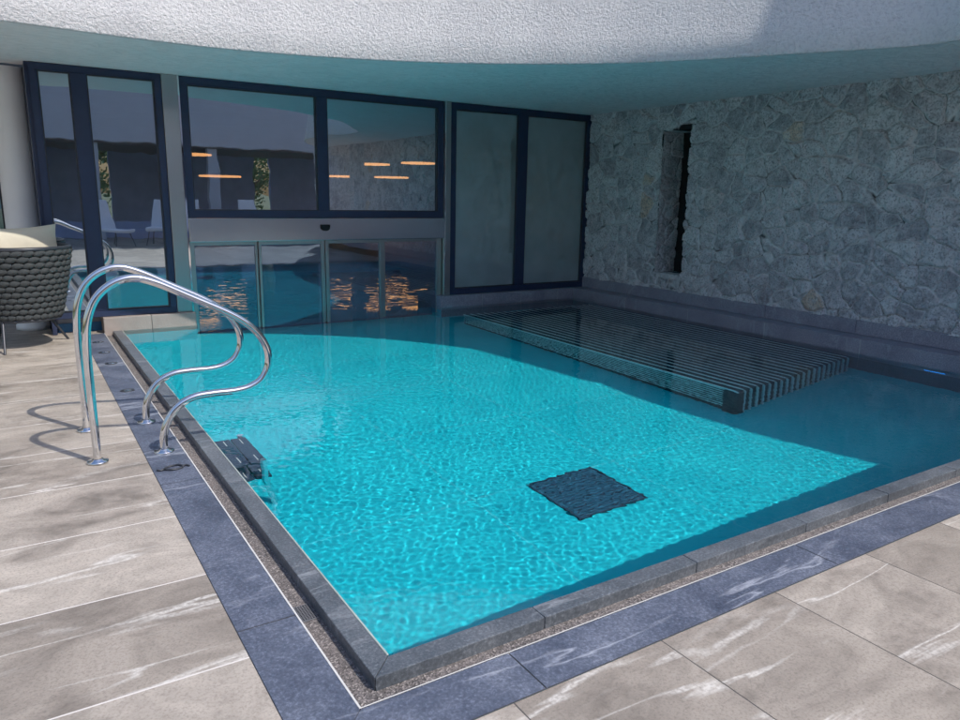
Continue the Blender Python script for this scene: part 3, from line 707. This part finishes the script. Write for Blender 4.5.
for j in range(rows):
    v = (j+.5)/rows
    for i in range(npf+1):
        a = -AM+2*AM*(i+(.5 if j % 2 else 0))/npf
        if a > AM: continue
        p = shell(a, v); t_ = (shell(a+.02, v)-shell(a-.02, v)).normalized(); u_ = (shell(a, min(1, v+.02))-shell(a, v-.02)).normalized(); n_v = t_.cross(u_).normalized()
        tt = (t_+u_*.20*(1 if j % 2 else 1)).normalized(); uu = n_v.cross(tt).normalized()
        L_, Hh, D_ = .060*(.75+.3*v), .036, .030; vs_ = []; ns, nr = 8, 5
        for b_ in range(nr+1):
            ph = -PI/2+PI*b_/nr
            for c_ in range(ns):
                th = 2*PI*c_/ns
                vs_.append(p+tt*(L_*math.sin(ph))+uu*(Hh*math.cos(ph)*math.cos(th))+n_v*(D_*math.cos(ph)*math.sin(th)))
        mb.add(vs_, [(b_*ns+c_, b_*ns+(c_+1) % ns, (b_+1)*ns+(c_+1) % ns, (b_+1)*ns+c_) for b_ in range(nr) for c_ in range(ns)], 0, True)
mb.build('woven_shell', M['rope'], ac)
mb = MB(); mb.tube([shell(-AM+2*AM*i/50, 1.0)+Vector((0,0,.012)) for i in range(51)], .021, 10); mb.build('top_rim', M['darkmetal'], ac)
mb = MB(); mb.tube([shell(2*PI*i/40-PI, 0.0)-Vector((0,0,.01)) for i in range(40)], .016, 8, closed=True); mb.build('base_ring', M['darkmetal'], ac)
mb = MB(); mb.lathe([(0, 0), (.30, 0), (.325, .03), (.33, .10), (.30, .14), (.2, .155), (0, .16)], (0, 0, Z0), 36); mb.build('seat_cushion', M['cushion'], ac)
for foot, top in (((-.21,-.42), (-.20,-.23)), ((.37,.20), (.19,.17)), ((-.27,.41), (-.19,.24)), ((-.44,-.06), (-.27,-.02))):
    mb = MB(); mb.tube([(top[0], top[1], Z0-.005), (foot[0], foot[1], 0)], .017, 10, r2=.012); mb.build('leg', M['darkmetal'], ac)
# pillow
bm = bmesh.new(); bmesh.ops.create_grid(bm, x_segments=26, y_segments=18, size=.5)
top_v = [v.co.copy() for v in bm.verts]; bm.free()
gxn, gyn = 27, 19; pw, ph_, pt = .74, .42, .085; vs_ = []
for side in (1, -1):
    for j in range(gyn):
        for i in range(gxn):
            u = -1+2*i/(gxn-1); v = -1+2*j/(gyn-1)
            pin = 1-.10*(1-abs(u)**2)*abs(v)**3; pin2 = 1-.10*(1-abs(v)**2)*abs(u)**3
            th = pt*((1-u*u)**.55)*((1-v*v)**.55)*(1+.06*math.sin(u*7+v*4))
            vs_.append((u*pw/2*pin2, side*th, v*ph_/2*pin))
q = gxn*gyn; fs_ = []
for j in range(gyn-1):
    for i in range(gxn-1):
        a = j*gxn+i; fs_.append((a, a+gxn, a+gxn+1, a+1)); fs_.append((q+a, q+a+1, q+a+gxn+1, q+a+gxn))
mb = MB(); mb.add(vs_, fs_, 0, True); pil = mb.build('pillow', M['cream'])
pil.location = (-.68, 6.72, 1.015); pil.rotation_euler = (math.radians(-8), math.radians(-2), math.radians(30))
tag(pil, 'cream pillow resting upright on the woven armchair', 'pillow')

# ------------------------------------------------------------------ what the glass mirrors: terrace chairs, pavilion, lamps, trees
def lounge(lab, loc, rz):
    t = thing('lounge_chair', lab, 'chair', loc, 'pale lounge chairs on the far terrace'); t.rotation_euler = (0, 0, rz)
    mb = MB(); mb.box(-.36, .36, -.34, .40, .40, .50); mb.build('seat', M['sling'], t, bevel=.03)
    mb = MB(); vs_ = []
    for k_, (y_, z_) in enumerate(((.34, .46), (.46, .85), (.60, 1.30))):
        w_ = .36-.03*k_
        vs_ += [(-w_, y_, z_), (w_, y_, z_), (w_, y_+.08, z_), (-w_, y_+.08, z_)]
    mb.add(vs_, [(0,3,2,1), (8,9,10,11)]+[(k_*4+j, k_*4+(j+1) % 4, (k_+1)*4+(j+1) % 4, (k_+1)*4+j) for k_ in range(2) for j in range(4)]); mb.build('backrest', M['sling'], t, bevel=.02)
    for a, b in ((-.33, -.30), (.33, -.30), (-.33, .42), (.33, .42)):
        m2 = MB(); m2.tube([(a*.85, b*.85, .40), (a, b*1.1, 0)], .015, 8); m2.build('leg', M['darkmetal'], t)
    return t
lc = lounge('pale lounge chair on the far terrace, leftmost of the row', (1.75, -6.6, 0), 2.5)
for x, y, rz, lab in ((3.0, -6.9, 3.5, 'pale lounge chair on the far terrace, second from the left'), (5.9, -7.0, 2.8, 'pale lounge chair on the far terrace, second from the right'), (3.9, -7.4, 3.3, 'pale lounge chair on the far terrace, middle of the row of five'), (8.9, -6.6, 2.6, 'pale lounge chair on the far terrace, rightmost of the row')):
    dup(lc, (x, y, 0), rz, lab)
pav = thing('pavilion', 'long pavilion with a pale flat roof and a dark open front across the terrace', 'building', (6, -11, 0))
def vpart(o): o.parent = pav; o.matrix_parent_inverse = Matrix.Translation((-6, 11, 0)); return o
mb = MB(); mb.box(-9, 18, -15, -9.4, 3.02, 5.2); vpart(mb.build('roof', M['roofband'], bevel=.03))
mb = MB(); mb.box(-8.9, 17.9, -14.9, -9.5, 2.985, 3.017); vpart(mb.build('ceiling', M['bronzewood']))
mb = MB()
for a, b in ((-9, 2.2), (2.6, 8.0), (8.7, 10.9), (12.0, 18)): mb.box(a, b, -15, -14.8, .01, 2.98)
mb.box(-9, 18, -10.4, -10.3, .01, .55); vpart(mb.build('back_wall', M['room']))
for x in (-3, 1.6, 5.2, 9.9, 14): m2 = MB(); m2.box(x-.16, x+.16, -9.9, -9.6, 0.01, 2.98); vpart(m2.build('pillar', M['roofband']))
lamps = [(4.36, 23.7, 2.73, .5), (5.09, 23.0, 2.06, .8), (10.7, 23.7, 2.66, .8), (12.6, 23.7, 2.77, .75), (9.75, 24.0, 2.2, .7), (11.62, 24.0, 2.22, .7)]
names_ = ['farthest left of the row', 'hanging low at the left', 'hanging high at the middle', 'hanging high at the right end', 'hanging low at the middle', 'hanging low at the right']
lamp0 = None
for (x, y, z_, r), nm in zip(lamps, names_):
    lab = 'shallow warm pendant lamp in the indoor hall, '+nm
    if lamp0 is None:
        lamp0 = thing('pendant_lamp', lab, 'lamp', (x, y, z_), 'warm pendant lamps in the indoor hall')
        mb = MB(); mb.lathe([(.02, .10), (.15, .09), (.45, .05), (.62, .0), (.64, -.02)], n=36); mb.build('shade', M['lampbody'], lamp0)
        mb = MB(); mb.lathe([(.64, .018), (.648, .0), (.64, -.035), (.45, -.03), (.0, -.025)], n=36); mb.build('diffuser', M['glow'], lamp0)
        mb = MB(); mb.tube([(0, 0, .1), (0, 0, .36)], .02, 8); mb.build('cord', M['lampbody'], lamp0)
    else: dup(lamp0, (x, y, z_), None, lab)
def tree(x, y, hgt, rad, lab, seed):
    rr = random.Random(seed); t = thing('tree', lab, 'tree', (x, y, 0), 'trees behind the pavilion')
    mb = MB(); mb.tube([(0,0,-.05), (.05,.03,hgt*.3), (-.04,.06,hgt*.7)], .14, 10, r2=.05)
    for k_ in range(6):
        a = rr.random()*6.28; z_ = hgt*(.3+.06*k_); mb.tube([(0,0,z_), (rad*.35*math.cos(a), rad*.35*math.sin(a), z_+.5), (rad*.6*math.cos(a), rad*.6*math.sin(a), z_+.9)], .05, 6, r2=.015)
    mb.build('trunk', M['bark'], t); mb = MB(); cl = [(rr.gauss(0, rad*.42), rr.gauss(0, rad*.42), hgt*(.22+.7*rr.random()), rad*rr.uniform(.25, .45)) for _ in range(22)]
    for _ in range(4200):
        cx, cy, cz_, cr = rr.choice(cl); p = Vector((cx+rr.gauss(0, cr*.5), cy+rr.gauss(0, cr*.5), cz_+rr.gauss(0, cr*.45)))
        d = Vector((rr.gauss(0,1), rr.gauss(0,1), rr.gauss(0,.7))).normalized(); e_1 = d.orthogonal().normalized(); e2_ = d.cross(e_1); s = rr.uniform(.06, .13)
        mb.add([p-e_1*s, p+e2_*s*.5, p+e_1*s, p-e2_*s*.5], [(0,1,2,3)])
    mb.build('crown', M['leaf'], t)
tree(8.4, -18.5, 4.6, 2.0, 'leafy green tree seen through the left gap of the pavilion', 1)
tree(12.6, -21, 5.2, 2.4, 'leafy green tree seen through the right gap of the pavilion', 2)
tree(2.3, -19.5, 4.4, 1.8, 'leafy green tree behind the left end of the pavilion', 3)

# ------------------------------------------------------------------ light, sky, camera
for o in RECV: o.cycles.is_caustics_receiver = True
SUN = Vector((.38, -.74, 1.0)).normalized()
ld = bpy.data.lights.new('sun', 'SUN'); ld.energy = 3.7; ld.angle = math.radians(.53); ld.color = (1, .93, .85)
lo = bpy.data.objects.new('sun', ld); COL.objects.link(lo); lo.rotation_euler = SUN.to_track_quat('Z', 'Y').to_euler(); lo.location = SUN*30
ld.cycles.is_caustics_light = True; ld.cycles.use_multiple_importance_sampling = False
W = bpy.data.worlds.new('World'); SC.world = W; W.use_nodes = True; nt = W.node_tree
sky = nt.nodes.new('ShaderNodeTexSky'); sky.sky_type = 'NISHITA'; sky.sun_disc = False
sky.sun_elevation = math.asin(SUN.z); sky.sun_rotation = math.atan2(SUN.x, SUN.y)
sky.ozone_density = 8.0; sky.air_density = 2.0; sky.dust_density = 3.0
nt.links.new(mix(nt, 1., sky.outputs[0], (1, .93, .99), 'MULTIPLY'), nt.nodes['Background'].inputs[0]); nt.nodes['Background'].inputs[1].default_value = .15
cd = bpy.data.cameras.new('camera'); cd.sensor_width = 36; cd.lens = 731.5/960*36; cd.clip_start = .05; cd.clip_end = 2000
co = bpy.data.objects.new('camera', cd); COL.objects.link(co); SC.camera = co
co.location = (-.79, -1.901, 1.6)
co.rotation_euler = (Matrix.Rotation(-.5684, 3, 'Z') @ Matrix.Rotation(PI/2-.2209, 3, 'X') @ Matrix.Rotation(.0191, 3, 'Z')).to_euler()
SC.view_settings.view_transform = 'Standard'; SC.view_settings.look = 'None'; SC.view_settings.exposure = 0; SC.view_settings.gamma = 1
c = SC.cycles; c.use_denoising = True; c.max_bounces = 8; c.diffuse_bounces = 4; c.glossy_bounces = 4; c.transmission_bounces = 4; c.transparent_max_bounces = 8
c.caustics_reflective = True; c.caustics_refractive = True; c.sample_clamp_indirect = 6; c.sample_clamp_direct = 0; c.blur_glossy = .3
c.use_adaptive_sampling = True; c.adaptive_threshold = .04; c.adaptive_min_samples = 24
